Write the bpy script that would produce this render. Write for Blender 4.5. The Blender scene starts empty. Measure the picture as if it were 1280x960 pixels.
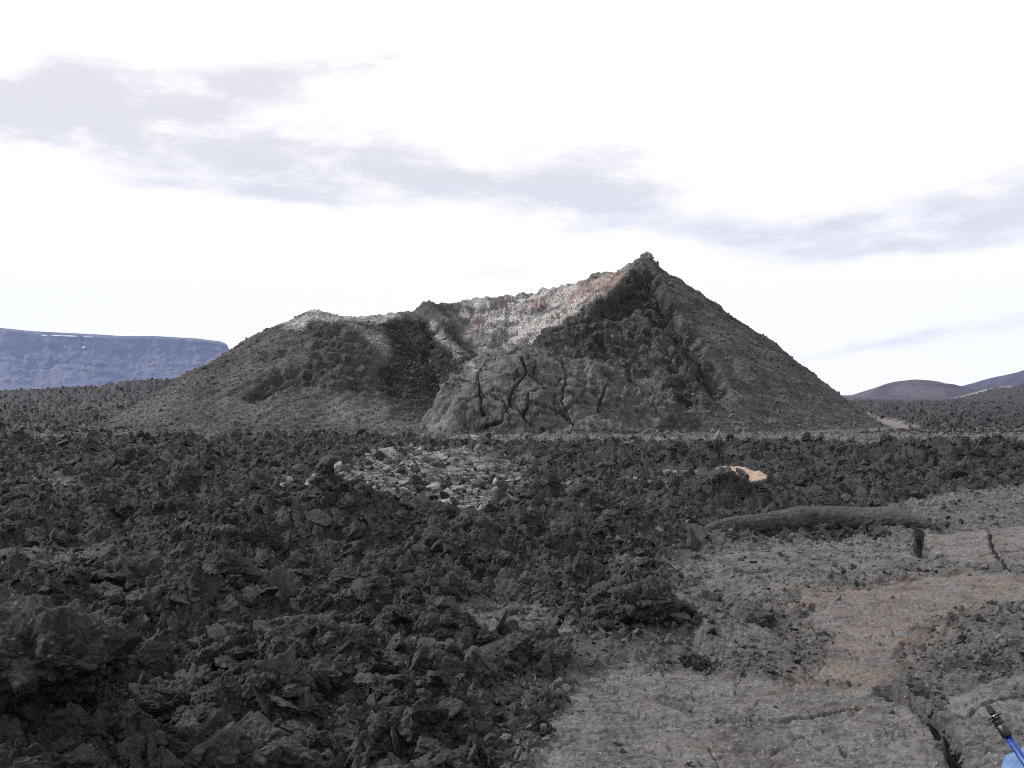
import bpy, math, time
import numpy as np
from mathutils import Vector, Matrix, Euler
T0 = time.time()
R = math.radians
scene = bpy.context.scene
C = scene.collection

# ------------------------------------------------------------------ camera, sky, sun, exposure
F, HY, HC = 1256.0, 494.0, 3.0          # focal length in photo pixels, horizon row, eye height
cam_d = bpy.data.cameras.new('camera')
cam = bpy.data.objects.new('camera', cam_d); C.objects.link(cam)
cam_d.sensor_width = 36.0
cam_d.lens = F / 1280.0 * 36.0
cam_d.clip_start, cam_d.clip_end = 0.1, 30000.0
cam.location = (0, 0, HC)
cam.rotation_euler = (R(90) + math.atan((HY - 480) / F), 0, 0)
scene.camera = cam

SUN_DIR = Vector((-0.80, 0.16, 0.62)).normalized()      # towards the sun
sun_el = math.asin(SUN_DIR.z); sun_az = math.atan2(SUN_DIR.x, SUN_DIR.y)
sd = bpy.data.lights.new('sun', 'SUN'); sd.energy = 4.8; sd.angle = R(1.0); sd.color = (1.0, 0.975, 0.955)
so = bpy.data.objects.new('sun', sd); C.objects.link(so)
so.rotation_euler = SUN_DIR.to_track_quat('Z', 'Y').to_euler(); so.location = (0, 0, 300)

def sky_world():
    w = bpy.data.worlds.new('World'); scene.world = w; w.use_nodes = True
    nt = w.node_tree; N = nt.nodes; L = nt.links; N.clear()
    def node(t, **k):
        n = N.new(t)
        for a, b in k.items(): setattr(n, a, b)
        return n
    def mth(op, a, b=None, clamp=False):
        n = node('ShaderNodeMath', operation=op, use_clamp=clamp)
        for i, v in enumerate((a, b)):
            if v is None: continue
            if isinstance(v, (int, float)): n.inputs[i].default_value = v
            else: L.new(v, n.inputs[i])
        return n.outputs[0]
    out = node('ShaderNodeOutputWorld'); bg = node('ShaderNodeBackground')
    L.new(bg.outputs[0], out.inputs[0])
    sky = node('ShaderNodeTexSky', sky_type='NISHITA', sun_disc=False, sun_elevation=sun_el, sun_rotation=sun_az)
    sk = node('ShaderNodeVectorMath', operation='SCALE'); L.new(sky.outputs[0], sk.inputs[0]); sk.inputs['Scale'].default_value = 0.1
    tc = node('ShaderNodeTexCoord'); sep = node('ShaderNodeSeparateXYZ'); L.new(tc.outputs['Generated'], sep.inputs[0])
    X, Y, Z = sep.outputs
    az = mth('ARCTAN2', X, Y); el = mth('ARCSINE', Z)
    # domain warp so that cloud edges fray
    wn = node('ShaderNodeTexNoise'); wn.inputs['Scale'].default_value = 5.0; wn.inputs['Detail'].default_value = 6; wn.inputs['Roughness'].default_value = 0.6
    mp = node('ShaderNodeMapping'); mp.inputs['Scale'].default_value = (1, 1, 3.2); L.new(tc.outputs['Generated'], mp.inputs[0]); L.new(mp.outputs[0], wn.inputs['Vector'])
    sc = node('ShaderNodeSeparateColor'); L.new(wn.outputs['Color'], sc.inputs[0])
    azw = mth('ADD', az, mth('MULTIPLY', mth('SUBTRACT', sc.outputs[0], 0.5), 0.15))
    elw = mth('ADD', el, mth('MULTIPLY', mth('SUBTRACT', sc.outputs[1], 0.5), 0.055))
    # cloud banks: centre az, el, half-size az, el, tilt, weight
    def A(px): return math.atan((px - 640) / F)
    def E(py): return math.atan((HY - py) / F)
    banks = [(A(190), E(140), .24, .036, .22, .75), (A(20), E(165), .12, .030, .1, .7), (A(440), E(205), .24, .034, -.02, .75), (A(300), E(200), .14, .030, .05, .5), (A(560), E(236), .16, .018, 0, .6),
             (A(745), E(238), .085, .034, .15, .95), (A(930), E(288), .16, .018, -.05, .75), (A(1235), E(280), .16, .028, .12, .85), (A(1150), E(326), .10, .008, .05, .5),
             (A(1190), E(424), .09, .009, .10, .5), (A(610), E(342), .07, .007, 0, .4), (A(1000), E(440), .10, .005, .05, .3), (A(1200), E(20), .06, .03, 0, .3), (A(200), E(120), .34, .075, .12, .12), (A(1150), E(300), .30, .045, .05, .10), (A(1130), E(445), .25, .02, 0, .16),
             (A(400), E(85), .11, .022, .35, .45), (A(330), E(250), .2, .010, -.05, .45),
             (-1.3, .25, .4, .06, .1, .9), (1.4, .3, .5, .08, 0, .9), (2.6, .22, .5, .05, 0, .9), (-2.5, .3, .5, .07, 0, .9), (0.1, .75, .5, .1, 0, .7)]
    tot = None
    for a, e, sa, se, tilt, wgt in banks:
        da = mth('SUBTRACT', azw, a)
        de = mth('SUBTRACT', mth('SUBTRACT', elw, e), mth('MULTIPLY', da, tilt))
        q = mth('ADD', mth('POWER', mth('ABSOLUTE', mth('DIVIDE', da, sa)), 2.0), mth('POWER', mth('ABSOLUTE', mth('DIVIDE', de, se)), 2.0))
        g = mth('MULTIPLY', mth('POWER', 2.718, mth('MULTIPLY', q, -0.9)), wgt)
        tot = g if tot is None else mth('ADD', tot, g)
    n2 = node('ShaderNodeTexNoise'); n2.inputs['Scale'].default_value = 11.0; n2.inputs['Detail'].default_value = 10; n2.inputs['Roughness'].default_value = 0.62
    L.new(mp.outputs[0], n2.inputs['Vector'])
    cl = mth('MULTIPLY', tot, mth('ADD', mth('MULTIPLY', n2.outputs[0], 2.7), -0.40))
    mr = node('ShaderNodeMapRange', interpolation_type='SMOOTHSTEP'); L.new(cl, mr.inputs[0])
    mr.inputs[1].default_value = 0.02; mr.inputs[2].default_value = 1.30
    mx = node('ShaderNodeMix', data_type='RGBA'); L.new(mr.outputs[0], mx.inputs[0])
    mx.inputs[6].default_value = (1.37, 1.345, 1.305, 1); mx.inputs[7].default_value = (0.88, 0.87, 0.876, 1)
    m2 = node('ShaderNodeMix', data_type='RGBA'); m2.inputs[0].default_value = 0.96
    L.new(sk.outputs[0], m2.inputs[6]); L.new(mx.outputs[2], m2.inputs[7])
    L.new(m2.outputs[2], bg.inputs[0]); bg.inputs[1].default_value = 1.0
sky_world()
scene.view_settings.view_transform = 'Standard'; scene.view_settings.look = 'None'
scene.view_settings.exposure = 0.0; scene.view_settings.gamma = 1.0; scene.view_settings.use_curve_mapping = False
scene.cycles.max_bounces = 4; scene.cycles.diffuse_bounces = 3; scene.cycles.volume_bounces = 0
scene.cycles.use_denoising = False; scene.cycles.filter_width = 1.0; scene.cycles.sample_clamp_direct = 8.0; scene.cycles.sample_clamp_indirect = 3.0

# ------------------------------------------------------------------ noise
rng = np.random.default_rng(7)
_a = rng.random(256) * 2 * np.pi
_GX, _GY = np.cos(_a).astype(np.float32), np.sin(_a).astype(np.float32)
_g3 = rng.normal(size=(256, 3)); _g3 /= np.linalg.norm(_g3, axis=1)[:, None]; _g3 = _g3.astype(np.float32)
_RND = rng.random((65536, 3)).astype(np.float32)

def _h(ix, iy, seed):
    h = (ix.astype(np.uint32) * np.uint32(374761393)) ^ (iy.astype(np.uint32) * np.uint32(668265263)) ^ np.uint32((seed * 2246822519) & 0xffffffff)
    h = (h ^ (h >> np.uint32(13))) * np.uint32(1274126177)
    return h ^ (h >> np.uint32(16))

def perlin(x, y, seed=0):
    x0 = np.floor(x); y0 = np.floor(y)
    fx = (x - x0).astype(np.float32); fy = (y - y0).astype(np.float32)
    ix = x0.astype(np.int64); iy = y0.astype(np.int64)
    ux = fx * fx * fx * (fx * (fx * 6 - 15) + 10); uy = fy * fy * fy * (fy * (fy * 6 - 15) + 10)
    def g(dx, dy):
        k = (_h(ix + dx, iy + dy, seed) & np.uint32(255)).astype(np.int32)
        return _GX[k] * (fx - dx) + _GY[k] * (fy - dy)
    a = g(0, 0); a += ux * (g(1, 0) - a)
    b = g(0, 1); b += ux * (g(1, 1) - b)
    return (a + uy * (b - a)) * 1.5

def fbm(x, y, wl, octaves, seed=0, gain=0.5, mode='n'):
    s = np.zeros_like(x, dtype=np.float32); a = 1.0; t = 0.0
    for o in range(octaves):
        n = perlin(x / wl + 17.3 * o, y / wl - 9.1 * o, seed + o)
        if mode == 'b': n = np.abs(n) * 2 - 0.6
        elif mode == 'r': n = 0.6 - np.abs(n) * 2
        s += a * n; t += a; a *= gain; wl *= 0.5
    return s / t

def voro(x, y, wl, seed=0, jit=0.9):
    x = x / wl; y = y / wl
    ix = np.floor(x).astype(np.int64); iy = np.floor(y).astype(np.int64)
    f1 = np.full(x.shape, 9.0, np.float32); f2 = f1.copy(); cid = np.zeros(x.shape, np.int32)
    for dx in (-1, 0, 1):
        for dy in (-1, 0, 1):
            k = (_h(ix + dx, iy + dy, seed) & np.uint32(65535)).astype(np.int32)
            r = _RND[k]
            d = np.hypot(ix + dx + 0.5 + jit * (r[..., 0] - .5) - x, iy + dy + 0.5 + jit * (r[..., 1] - .5) - y).astype(np.float32)
            m = d < f1
            f2 = np.where(m, f1, np.minimum(f2, d)); cid = np.where(m, k, cid); f1 = np.where(m, d, f1)
    return f1, f2, _RND[cid, 2]

def perlin3(p, seed=0):
    p0 = np.floor(p); f = (p - p0).astype(np.float32); i = p0.astype(np.int64)
    u = f * f * f * (f * (f * 6 - 15) + 10)
    out = 0
    for dx in (0, 1):
        for dy in (0, 1):
            for dz in (0, 1):
                k = (_h(i[:, 0] + dx + 131 * (i[:, 2] + dz), i[:, 1] + dy - 57 * (i[:, 2] + dz), seed) & np.uint32(255)).astype(np.int32)
                g = _g3[k]; d = f - np.array([dx, dy, dz], np.float32)
                w = (u[:, 0] if dx else 1 - u[:, 0]) * (u[:, 1] if dy else 1 - u[:, 1]) * (u[:, 2] if dz else 1 - u[:, 2])
                out = out + w * (g * d).sum(1)
    return out * 1.5

def sstep(a, b, v):
    t = np.clip((v - a) / (b - a), 0, 1); return t * t * (3 - 2 * t)

# ------------------------------------------------------------------ photo point -> place on the ground
def gnd(px, py, z=0.0):
    d = (HC - z) * F / (py - HY); return ((px - 640) / F * d, d)
def at(px, py, d): return Vector(((px - 640) / F * d, d, HC + (HY - py) / F * d))
def gpoly(pts): return np.array([gnd(*p) for p in pts])

def inside(poly, x, y):
    r = np.zeros(x.shape, bool); n = len(poly)
    for i in range(n):
        x1, y1 = poly[i]; x2, y2 = poly[(i + 1) % n]
        if y1 == y2: continue
        c = ((y1 > y) != (y2 > y)) & (x < (x2 - x1) * (y - y1) / (y2 - y1) + x1)
        r ^= c
    return r
def seg_dist(poly, x, y, closed=True):
    d = np.full(x.shape, 1e9, np.float32); n = len(poly)
    for i in range(n if closed else n - 1):
        a = np.array(poly[i], float); b = np.array(poly[(i + 1) % n], float); ab = b - a
        t = np.clip(((x - a[0]) * ab[0] + (y - a[1]) * ab[1]) / max(ab @ ab, 1e-9), 0, 1)
        d = np.minimum(d, np.hypot(x - a[0] - t * ab[0], y - a[1] - t * ab[1]))
    return d
def sdf(poly, x, y):        # positive inside
    out = np.full(x.shape, -9.0, np.float32)
    lo = np.min(poly, 0) - 2.5; hi = np.max(poly, 0) + 2.5
    m = (x > lo[0]) & (x < hi[0]) & (y > lo[1]) & (y < hi[1])
    if m.any():
        d = seg_dist(poly, x[m], y[m]); out[m] = np.where(inside(poly, x[m], y[m]), d, -d)
    return out

SLABS = {   # outline in the photo, raise of the slab, label
    'main': ([(700, 842), (760, 832), (850, 838), (950, 850), (1050, 857), (1108, 860), (1140, 890), (1172, 925), (1182, 965), (1185, 1060), (600, 1060), (668, 940), (690, 890)], .02),
    'east': ([(1180, 892), (1215, 862), (1290, 832), (1400, 800), (1400, 1060), (1225, 1060), (1196, 945)], .10),
    'track': ([(1025, 850), (1035, 800), (985, 772), (1010, 745), (1080, 735), (1150, 722), (1290, 715), (1400, 730), (1400, 745), (1210, 760), (1150, 785), (1110, 830), (1115, 852)], .0),
    'upper': ([(850, 722), (900, 697), (1000, 682), (1130, 673), (1146, 690), (1142, 712), (1050, 733), (990, 743), (900, 745)], .10),
    'corner': ([(1154, 673), (1290, 656), (1400, 650), (1400, 712), (1290, 712), (1160, 700)], .10),
    'lip': ([(850, 798), (940, 796), (1010, 812), (1000, 835), (900, 840), (855, 825)], .22),
    'small': ([(830, 748), (880, 752), (940, 775), (920, 792), (850, 782)], .12),
    'ropy': ([(560, 762), (620, 752), (690, 765), (725, 800), (660, 815), (590, 790)], .05),
    'back': ([(1060, 652), (1130, 625), (1290, 606), (1400, 600), (1400, 648), (1150, 662)], .05),
    'left': ([(-80, 690), (60, 678), (135, 682), (140, 706), (40, 716), (-80, 722)], .0),
}
SLABS = {k: (gpoly(v[0]), v[1]) for k, v in SLABS.items()}
SLAB_OBJ = {'main': 'broad grey pahoehoe slab with long shallow cracks at the bottom edge', 'east': 'grey lava slab beneath the trekking pole, across the crevice',
            'track': 'rust-tinted worn lava slab winding towards the right edge', 'upper': 'grey crusted lava slab below the long lava roll',
            'corner': 'pale brown lava slab right of the dark upright gap', 'lip': 'short lava slab with a pale lip above the broad slab'}
CRACKS = [([(1150, 668), (1149, 688), (1154, 702)], .13, .40), ([(1236, 664), (1243, 692), (1268, 722)], .07, .25),
          ([(712, 850), (762, 861), (822, 878), (862, 886)], .06, .16), ([(895, 903), (950, 906), (1020, 896), (1078, 891)], .04, .13),
          ([(1100, 868), (1142, 886), (1180, 918), (1194, 955), (1200, 1030)], .10, .28), ([(1165, 700), (1220, 700), (1290, 690)], .04, .12),
          ([(900, 722), (980, 716), (1060, 720)], .05, .10), ([(1000, 690), (1040, 705), (1060, 725)], .05, .12), ([(1215, 900), (1260, 885), (1300, 875)], .03, .07)]
CRACKS = [(gpoly(p), w, d) for p, w, d in CRACKS]
SAND = [gpoly([(896, 592), (925, 589), (950, 597), (968, 604), (964, 610), (935, 606), (905, 601)]), gpoly([(832, 586), (844, 587), (843, 590), (834, 590)]), gpoly([(856, 587), (867, 587), (865, 592), (858, 591)])]
PALE = gpoly([(380, 592), (470, 574), (560, 568), (650, 584), (690, 612), (610, 642), (440, 638), (405, 618)])
PALE2 = [gpoly([(325, 608), (360, 606), (362, 626), (330, 624)]), gpoly([(780, 596), (850, 600), (850, 612), (760, 606)]), gpoly([(45, 610), (85, 600), (90, 612), (50, 622)])]
BUMPS = [  # px, row of the base, half-width px, depth half-size m, height m   (dark hummocks of clinker)
    (425, 672, 75, 1.6, .95), (300, 690, 60, 1.4, .45), (675, 668, 70, 1.6, .75), (760, 672, 60, 1.4, .55), (850, 640, 60, 2.0, .5), (600, 690, 55, 1.2, .4),
    (60, 655, 90, 2.2, .6), (180, 650, 80, 2.0, .4), (230, 775, 110, 1.1, .55), (90, 740, 90, 1.1, .4), (345, 905, 120, .8, .35), (40, 985, 110, .8, .80),
    (470, 770, 80, 1.0, .3), (800, 785, 75, .8, .35), (560, 880, 120, .9, .12), (120, 850, 90, .8, .3), (500, 660, 60, 1.4, .25), (240, 612, 60, 2.5, .5), (410, 560, 120, 5, .3),
    (930, 640, 50, 1.5, .35), (880, 800, 90, .6, .18), (1230, 800, 90, .7, .25), (975, 612, 20, 1.2, .45), (950, 630, 35, 1.0, .3)]
BUMPS = [(gnd(px, py), hw / F * gnd(px, py)[1], hy, h) for px, py, hw, hy, h in BUMPS]

CRUST = gpoly([(810, 705), (880, 676), (1150, 664), (1400, 600), (1400, 1060), (560, 1060), (640, 960), (700, 850), (760, 815), (880, 800), (860, 750)])
def zones(x, y):
    """slab, rust, pale, sand weights and the smoothness of the lava at a place"""
    w = .16 * perlin(x / .5, y / .5, 91) + .07 * perlin(x / .15, y / .15, 92) + .25 * perlin(x / 1.6, y / 1.6, 93)
    near = y < 60
    slab = np.zeros(x.shape, np.float32); raise_ = slab.copy(); rust = slab.copy(); pale = slab.copy(); sand = slab.copy()
    for k, (poly, up) in SLABS.items():
        s = sdf(poly, x, y)
        sw = sstep(-.10, .12, s + w * (.55 if k in ('main', 'east', 'corner') else 1.0))
        sw = sw * {'small': .68, 'ropy': .66, 'back': .62, 'left': .42, 'upper': .82, 'lip': .82}.get(k, 1.0)
        slab = np.maximum(slab, sw); raise_ = np.maximum(raise_, .45 * up * sstep(0, .25, s + w * .5))
        if k == 'track': rust = np.maximum(rust, .95 * sstep(-1.0, .8, s + 2.2 * w + .5 * perlin(x / 1.2, y / 1.2, 66)) * sstep(-.35, .35, fbm(x, y, 2.0, 4, 61) + .22))
        if k == 'corner': rust = np.maximum(rust, .32 * sw)
        if k == 'main': rust = np.maximum(rust, .22 * sw * sstep(-.2, .5, perlin(x / 1.6, y / 1.0, 62) + .12 * (x - .8)))
        if k == 'back': rust = np.maximum(rust, .15 * sw)
    for p in SAND: sand = np.maximum(sand, sstep(-.25, .15, sdf(p, x, y) + .5 * w))
    pw = fbm(x, y, 3.0, 4, 71)
    pale = np.maximum(pale, sstep(-2.0, 1.6, sdf(PALE, x, y) + 4.0 * pw - .06 * np.clip(y - 31, 0, 20)))
    for p in PALE2: pale = np.maximum(pale, .8 * sstep(-.5, .4, sdf(p, x, y) + 1.2 * pw))
    apron = sstep(57, 65, y + 4 * pw) * (1 - sstep(90, 105, y)) * sstep(-46, -36, x) * (1 - sstep(40, 50, x))
    strip = apron * np.exp(-((y - 70 - 3 * pw - .05 * x) / 3.4) ** 2) * sstep(-12, -6, x) * (1 - sstep(12, 26, x))
    pale = np.maximum(pale, 1.0 * strip * sstep(-.35, .2, pw + .1))
    rust = np.maximum(rust, .55 * apron * sstep(.05, .5, fbm(x, y, 6, 3, 73) + .12))
    rust = np.maximum(rust, .9 * apron * np.exp(-((x + 6.0) / 3.0) ** 2 - ((y - 63) / 3) ** 2))
    slab = np.maximum(slab, .45 * apron)
    u = x / np.maximum(y, 1) * F + 640
    tr = np.exp(-((u - (1072 + (y - 75) * -.0)) / 60) ** 2)
    # worn vehicle track passing right of the crater
    tx = 33.5 + (140 - y) * .02 - 0.0; 
    tk = sstep(0, 1.5, sdf(TRACK, x, y) + 1.0 * pw + .6)
    rust = np.maximum(rust, .75 * tk); slab = np.maximum(slab, tk)
    far = sstep(100, 130, y)
    pale = np.maximum(pale, .35 * far * sstep(.2, .5, fbm(x * .35, y, 14, 4, 75)) * (1 - sstep(150, 180, y)))
    slab = np.maximum(slab, .62 * sstep(-.8, .8, sdf(CRUST, x, y) + 1.6 * w + 1.5 * pw + .9 * perlin(x / 1.3, y / 1.3, 95)))
    return slab, rust, np.clip(pale, 0, 1), np.clip(sand, 0, 1), raise_, apron, tk
TRACK = np.array([(33.5, 96), (36.0, 98), (45, 140), (50, 190), (44, 190), (40, 150), (36.5, 120)]) 
TRACK = np.array([((1078 - 640) / F * 165, 165), ((1062 - 640) / F * 165, 165), ((1072 - 640) / F * 130, 130), ((1105 - 640) / F * 100, 100), ((1120 - 640) / F * 90, 90), ((1148 - 640) / F * 92, 92), ((1128 - 640) / F * 110, 110), ((1100 - 640) / F * 135, 135)])

def ground_h(x, y, want_zone=False):
    x = np.asarray(x, np.float64); y = np.asarray(y, np.float64)
    r = np.hypot(x, y)
    slab, rust, pale, sand, raise_, apron, tk = zones(x, y)
    smooth = np.maximum(np.maximum(slab, sand * .9), np.maximum(pale * .70, apron * .75))
    A = 1 - smooth
    for q_ in SAND: A = A * (1 - .85 * sstep(-2.4, -.3, sdf(q_, x, y + .9)))
    h = .10 * fbm(x, y, 9.0, 2, 3)
    h += .42 * A * fbm(x, y, 4.5, 3, 5) * sstep(5, 12, r)
    for (bx, by), sx, sy, hh in BUMPS:
        q = ((x - bx) / sx) ** 2 + ((y - by) / sy) ** 2
        m = q < 6
        if m.any(): h[m] += hh * np.exp(-q[m] * 1.3) * (1 + .5 * perlin(x[m] / .9, y[m] / .9, 44))
    h += apron * (.30 * fbm(x, y, 5.0, 4, 81, .55, 'b') + .12 * fbm(x, y, 1.2, 3, 82, .55, 'b'))
    # front of the black clinker flow, a wall about a metre high before the crater
    wob = 2.6 * fbm(x, y * .3, 7.0, 3, 11)
    wall = sstep(40.5, 43, y + wob) * (1 - sstep(46.5, 52, y + wob)) * sstep(-9, -5, x)
    h += wall * (.50 + .5 * fbm(x, y, 3.0, 3, 12)) * (1 - sand)
    fieldl = sstep(34, 44, y + wob) * (1 - sstep(56, 66, y + wob)) * (1 - sstep(-9, -4, x))
    h += fieldl * .30 * (1 + .8 * fbm(x, y, 3.0, 3, 13))
    # distant dark flow at the left and right
    u = x / np.maximum(y, 1) * F + 640
    hl = np.interp(u, [-300, 0, 60, 120, 165, 235, 330, 420], [3.0, 3.7, 4.2, 4.6, 5.5, 6.2, 5.0, 1.0])
    b = np.exp(-((y - 205) / 30.0) ** 2) + .30 * np.exp(-((y - 150) / 16.0) ** 2) * (u < 450)
    b = np.where((y > 205), np.maximum(b, 1 - sstep(205, 420, y)), b) * (y > 70)
    h += b * hl * (1 + .25 * fbm(x, y, 14, 4, 15))
    hr = np.interp(u, [1000, 1060, 1190, 1240, 1290, 1500], [0.2, .6, .8, 4.2, 6.0, 6.5])
    b2 = np.exp(-((y - 330) / 45.0) ** 2)
    h += b2 * hr * (1 + .25 * fbm(x, y, 16, 4, 16))
    h += .55 * sstep(85, 120, y) * (1 - sstep(300, 600, y)) * (fbm(x, y, 16, 4, 17, mode='b') + 1.1 * fbm(x, y, 6, 3, 18, .6, 'b')) * (1 - tk)
    # clinker relief: billowing lumps, blocks and spines
    nd = r < 420
    xs, ys, As = x[nd], y[nd], A[nd]
    wx = .25 * perlin(xs / 1.1, ys / 1.1, 21); wy = .25 * perlin(xs / 1.1, ys / 1.1, 22)
    X2, Y2 = xs + wx, ys + wy
    faramp = 1 + sstep(20, 90, r[nd]) * 1.2
    rel = .36 * fbm(X2, Y2, 1.9, 4, 31, .55, 'b') * faramp
    rel += .16 * fbm(X2, Y2, 1.0, 4, 37, .6, 'r') * (.4 + .8 * sstep(-.2, .4, perlin(xs / 3, ys / 3, 38)))
    f1, f2, cr = voro(X2, Y2, .62, 41)
    rel += .22 * (cr - .35) * sstep(0, .12, f2 - f1) * faramp
    f1, f2, cr = voro(xs + .5 * wx, ys + .5 * wy, .23, 42)
    rel += .10 * (cr * sstep(0, .2, f2 - f1) - .3)
    rel += .05 * fbm(xs, ys, .16, 3, 43, .6)
    h[nd] += As * rel
    # slabs: gentle swell, flow lineation, crazed crust
    near = r < 70
    xs, ys = x[near], y[near]; sl = slab[near]
    wv = .12 * perlin(xs / .8, ys / .8, 51)
    s = .055 * fbm(xs, ys, 1.7, 3, 52) + .030 * fbm(xs * .45 + wv, ys + wv, .14, 3, 53, .6, 'b') + .018 * fbm(xs, ys, .07, 2, 54)
    s += .028 * np.abs(perlin(xs * .35 + 2 * wv, (ys + .5 * xs) / .34 + 3 * wv, 60)) * sstep(-.1, .4, perlin(xs / 1.4, ys / 1.4, 64))
    f1, f2, cr = voro(xs + wv, ys * 1.5 + wv, .55, 55)
    s += -.02 * (1 - sstep(0, .07, f2 - f1)) + .02 * cr
    brk = np.clip(1 - np.abs(sl - .6) / .25, 0, 1)
    s = s + brk * (.10 * fbm(xs, ys, .7, 5, 56, .6, 'b') + .06 * (cr - .5) * sstep(0, .12, f2 - f1))
    h[near] += sl * (s + raise_[near])
    h[near] += sl * 0
    for poly, w, d in CRACKS:
        lo = poly.min(0) - .6; hi = poly.max(0) + .6
        m = (x > lo[0]) & (x < hi[0]) & (y > lo[1]) & (y < hi[1])
        if m.any():
            dd = seg_dist(poly, x[m] + .10 * perlin(x[m] / .4, y[m] / .4, 57) + .03 * perlin(x[m] / .1, y[m] / .1, 58), y[m] + .10 * perlin(x[m] / .5, y[m] / .5, 59), False)
            h[m] -= d * (1 - sstep(w * .35, w * 1.1, dd)); h[m] += .25 * d * np.exp(-((dd - w * 1.5) / (w * 1.0)) ** 2) * .5
    # the rise the photographer stands on
    k = np.exp(-(np.hypot(x - .5, y - .6) / 3.0) ** 4)
    h = h * (1 - .8 * k) + 1.42 * k
    h += (.26 * (x > 7.6) - .02 + .05 * perlin(x / .3, y / .3, 350) + .10 * fbm(x, y, 1.2, 3, 351)) * sand
    if want_zone: return h.astype(np.float32), slab, rust, pale, sand, tk
    return h.astype(np.float32)

# ------------------------------------------------------------------ object helpers
def put(o, parent=None, label=None, cat=None, group=None, kind=None):
    C.objects.link(o)
    if parent is not None: o.parent = parent
    for k, v in (('label', label), ('category', cat), ('group', group), ('kind', kind)):
        if v: o[k] = v
    return o
def np_mesh(name, co, faces, mat=None, smooth=True, col=None):
    me = bpy.data.meshes.new(name)
    co = np.ascontiguousarray(co, np.float32); faces = np.ascontiguousarray(faces, np.int32); n = faces.shape[1]
    me.vertices.add(len(co)); me.vertices.foreach_set('co', co.ravel())
    me.loops.add(faces.size); me.loops.foreach_set('vertex_index', faces.ravel())
    me.polygons.add(len(faces)); me.polygons.foreach_set('loop_start', np.arange(0, faces.size, n, dtype=np.int32))
    if smooth: me.polygons.foreach_set('use_smooth', np.ones(len(faces), bool))
    me.update(calc_edges=True)
    if col is not None:
        a = me.attributes.new('zone', 'FLOAT_COLOR', 'POINT'); a.data.foreach_set('color', np.ascontiguousarray(col, np.float32).ravel())
    if mat: me.materials.append(mat)
    return me
def submesh(name, co, faces, keep, mat, col):
    f = faces[keep]; used, inv = np.unique(f, return_inverse=True)
    return np_mesh(name, co[used], inv.reshape(f.shape), mat, True, col[used])
def grid_faces(nr, nc):
    i = np.arange(nr * nc).reshape(nr, nc)
    return np.stack([i[:-1, :-1], i[:-1, 1:], i[1:, 1:], i[1:, :-1]], -1).reshape(-1, 4)

# ------------------------------------------------------------------ materials
class Mat:
    def __init__(s, name, rough=.9, spec=.25):
        s.m = bpy.data.materials.new(name); s.m.use_nodes = True
        s.N = s.m.node_tree.nodes; s.L = s.m.node_tree.links
        s.b = s.N['Principled BSDF']; s.b.inputs['Roughness'].default_value = rough; s.b.inputs['Specular IOR Level'].default_value = spec
    def n(s, t, **k):
        n = s.N.new(t)
        for a, b in k.items(): setattr(n, a, b)
        return n
    def noise(s, vec, scale, detail=6, rough=.6, dist=0.0):
        n = s.n('ShaderNodeTexNoise'); n.inputs['Scale'].default_value = scale; n.inputs['Detail'].default_value = detail
        n.inputs['Roughness'].default_value = rough; n.inputs['Distortion'].default_value = dist
        s.L.new(vec, n.inputs['Vector']); return n.outputs[0]
    def rng(s, v, a, b, c=0., d=1., smooth=True):
        n = s.n('ShaderNodeMapRange'); n.interpolation_type = 'SMOOTHSTEP' if smooth else 'LINEAR'
        s.L.new(v, n.inputs[0])
        for i, q in enumerate((a, b, c, d)): n.inputs[i + 1].default_value = q
        return n.outputs[0]
    def math(s, op, a, b):
        n = s.n('ShaderNodeMath', operation=op)
        for i, v in enumerate((a, b)):
            if isinstance(v, (int, float)): n.inputs[i].default_value = v
            else: s.L.new(v, n.inputs[i])
        return n.outputs[0]
    def mix(s, f, a, b):
        n = s.n('ShaderNodeMix', data_type='RGBA')
        for i, v in ((0, f), (6, a), (7, b)):
            if isinstance(v, (int, float)): n.inputs[i].default_value = v
            elif isinstance(v, tuple): n.inputs[i].default_value = (*v, 1)
            else: s.L.new(v, n.inputs[i])
        return n.outputs[2]
    def mapping(s, vec, scale):
        n = s.n('ShaderNodeMapping'); n.inputs['Scale'].default_value = scale; s.L.new(vec, n.inputs[0]); return n.outputs[0]
    def bump(s, hgt, dist, strength=1.0, prev=None):
        n = s.n('ShaderNodeBump'); n.inputs['Distance'].default_value = dist; n.inputs['Strength'].default_value = strength
        s.L.new(hgt, n.inputs['Height'])
        if prev is not None: s.L.new(prev, n.inputs['Normal'])
        return n.outputs[0]
    def done(s, col, normal=None):
        if isinstance(col, tuple): s.b.inputs['Base Color'].default_value = (*col, 1)
        else: s.L.new(col, s.b.inputs['Base Color'])
        if normal is not None: s.L.new(normal, s.b.inputs['Normal'])
        return s.m
def simple(name, col, rough=.5, spec=.4, metal=0.0, grain=60, amt=.25):
    k = Mat(name, rough, spec); k.b.inputs['Metallic'].default_value = metal
    tc = k.n('ShaderNodeTexCoord').outputs['Object']
    nz = k.noise(tc, grain, 5)
    c = k.mix(k.rng(nz, .3, .7), tuple(v * (1 - amt) for v in col), tuple(min(1, v * (1 + amt)) for v in col))
    return k.done(c, k.bump(nz, .0008))

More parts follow.
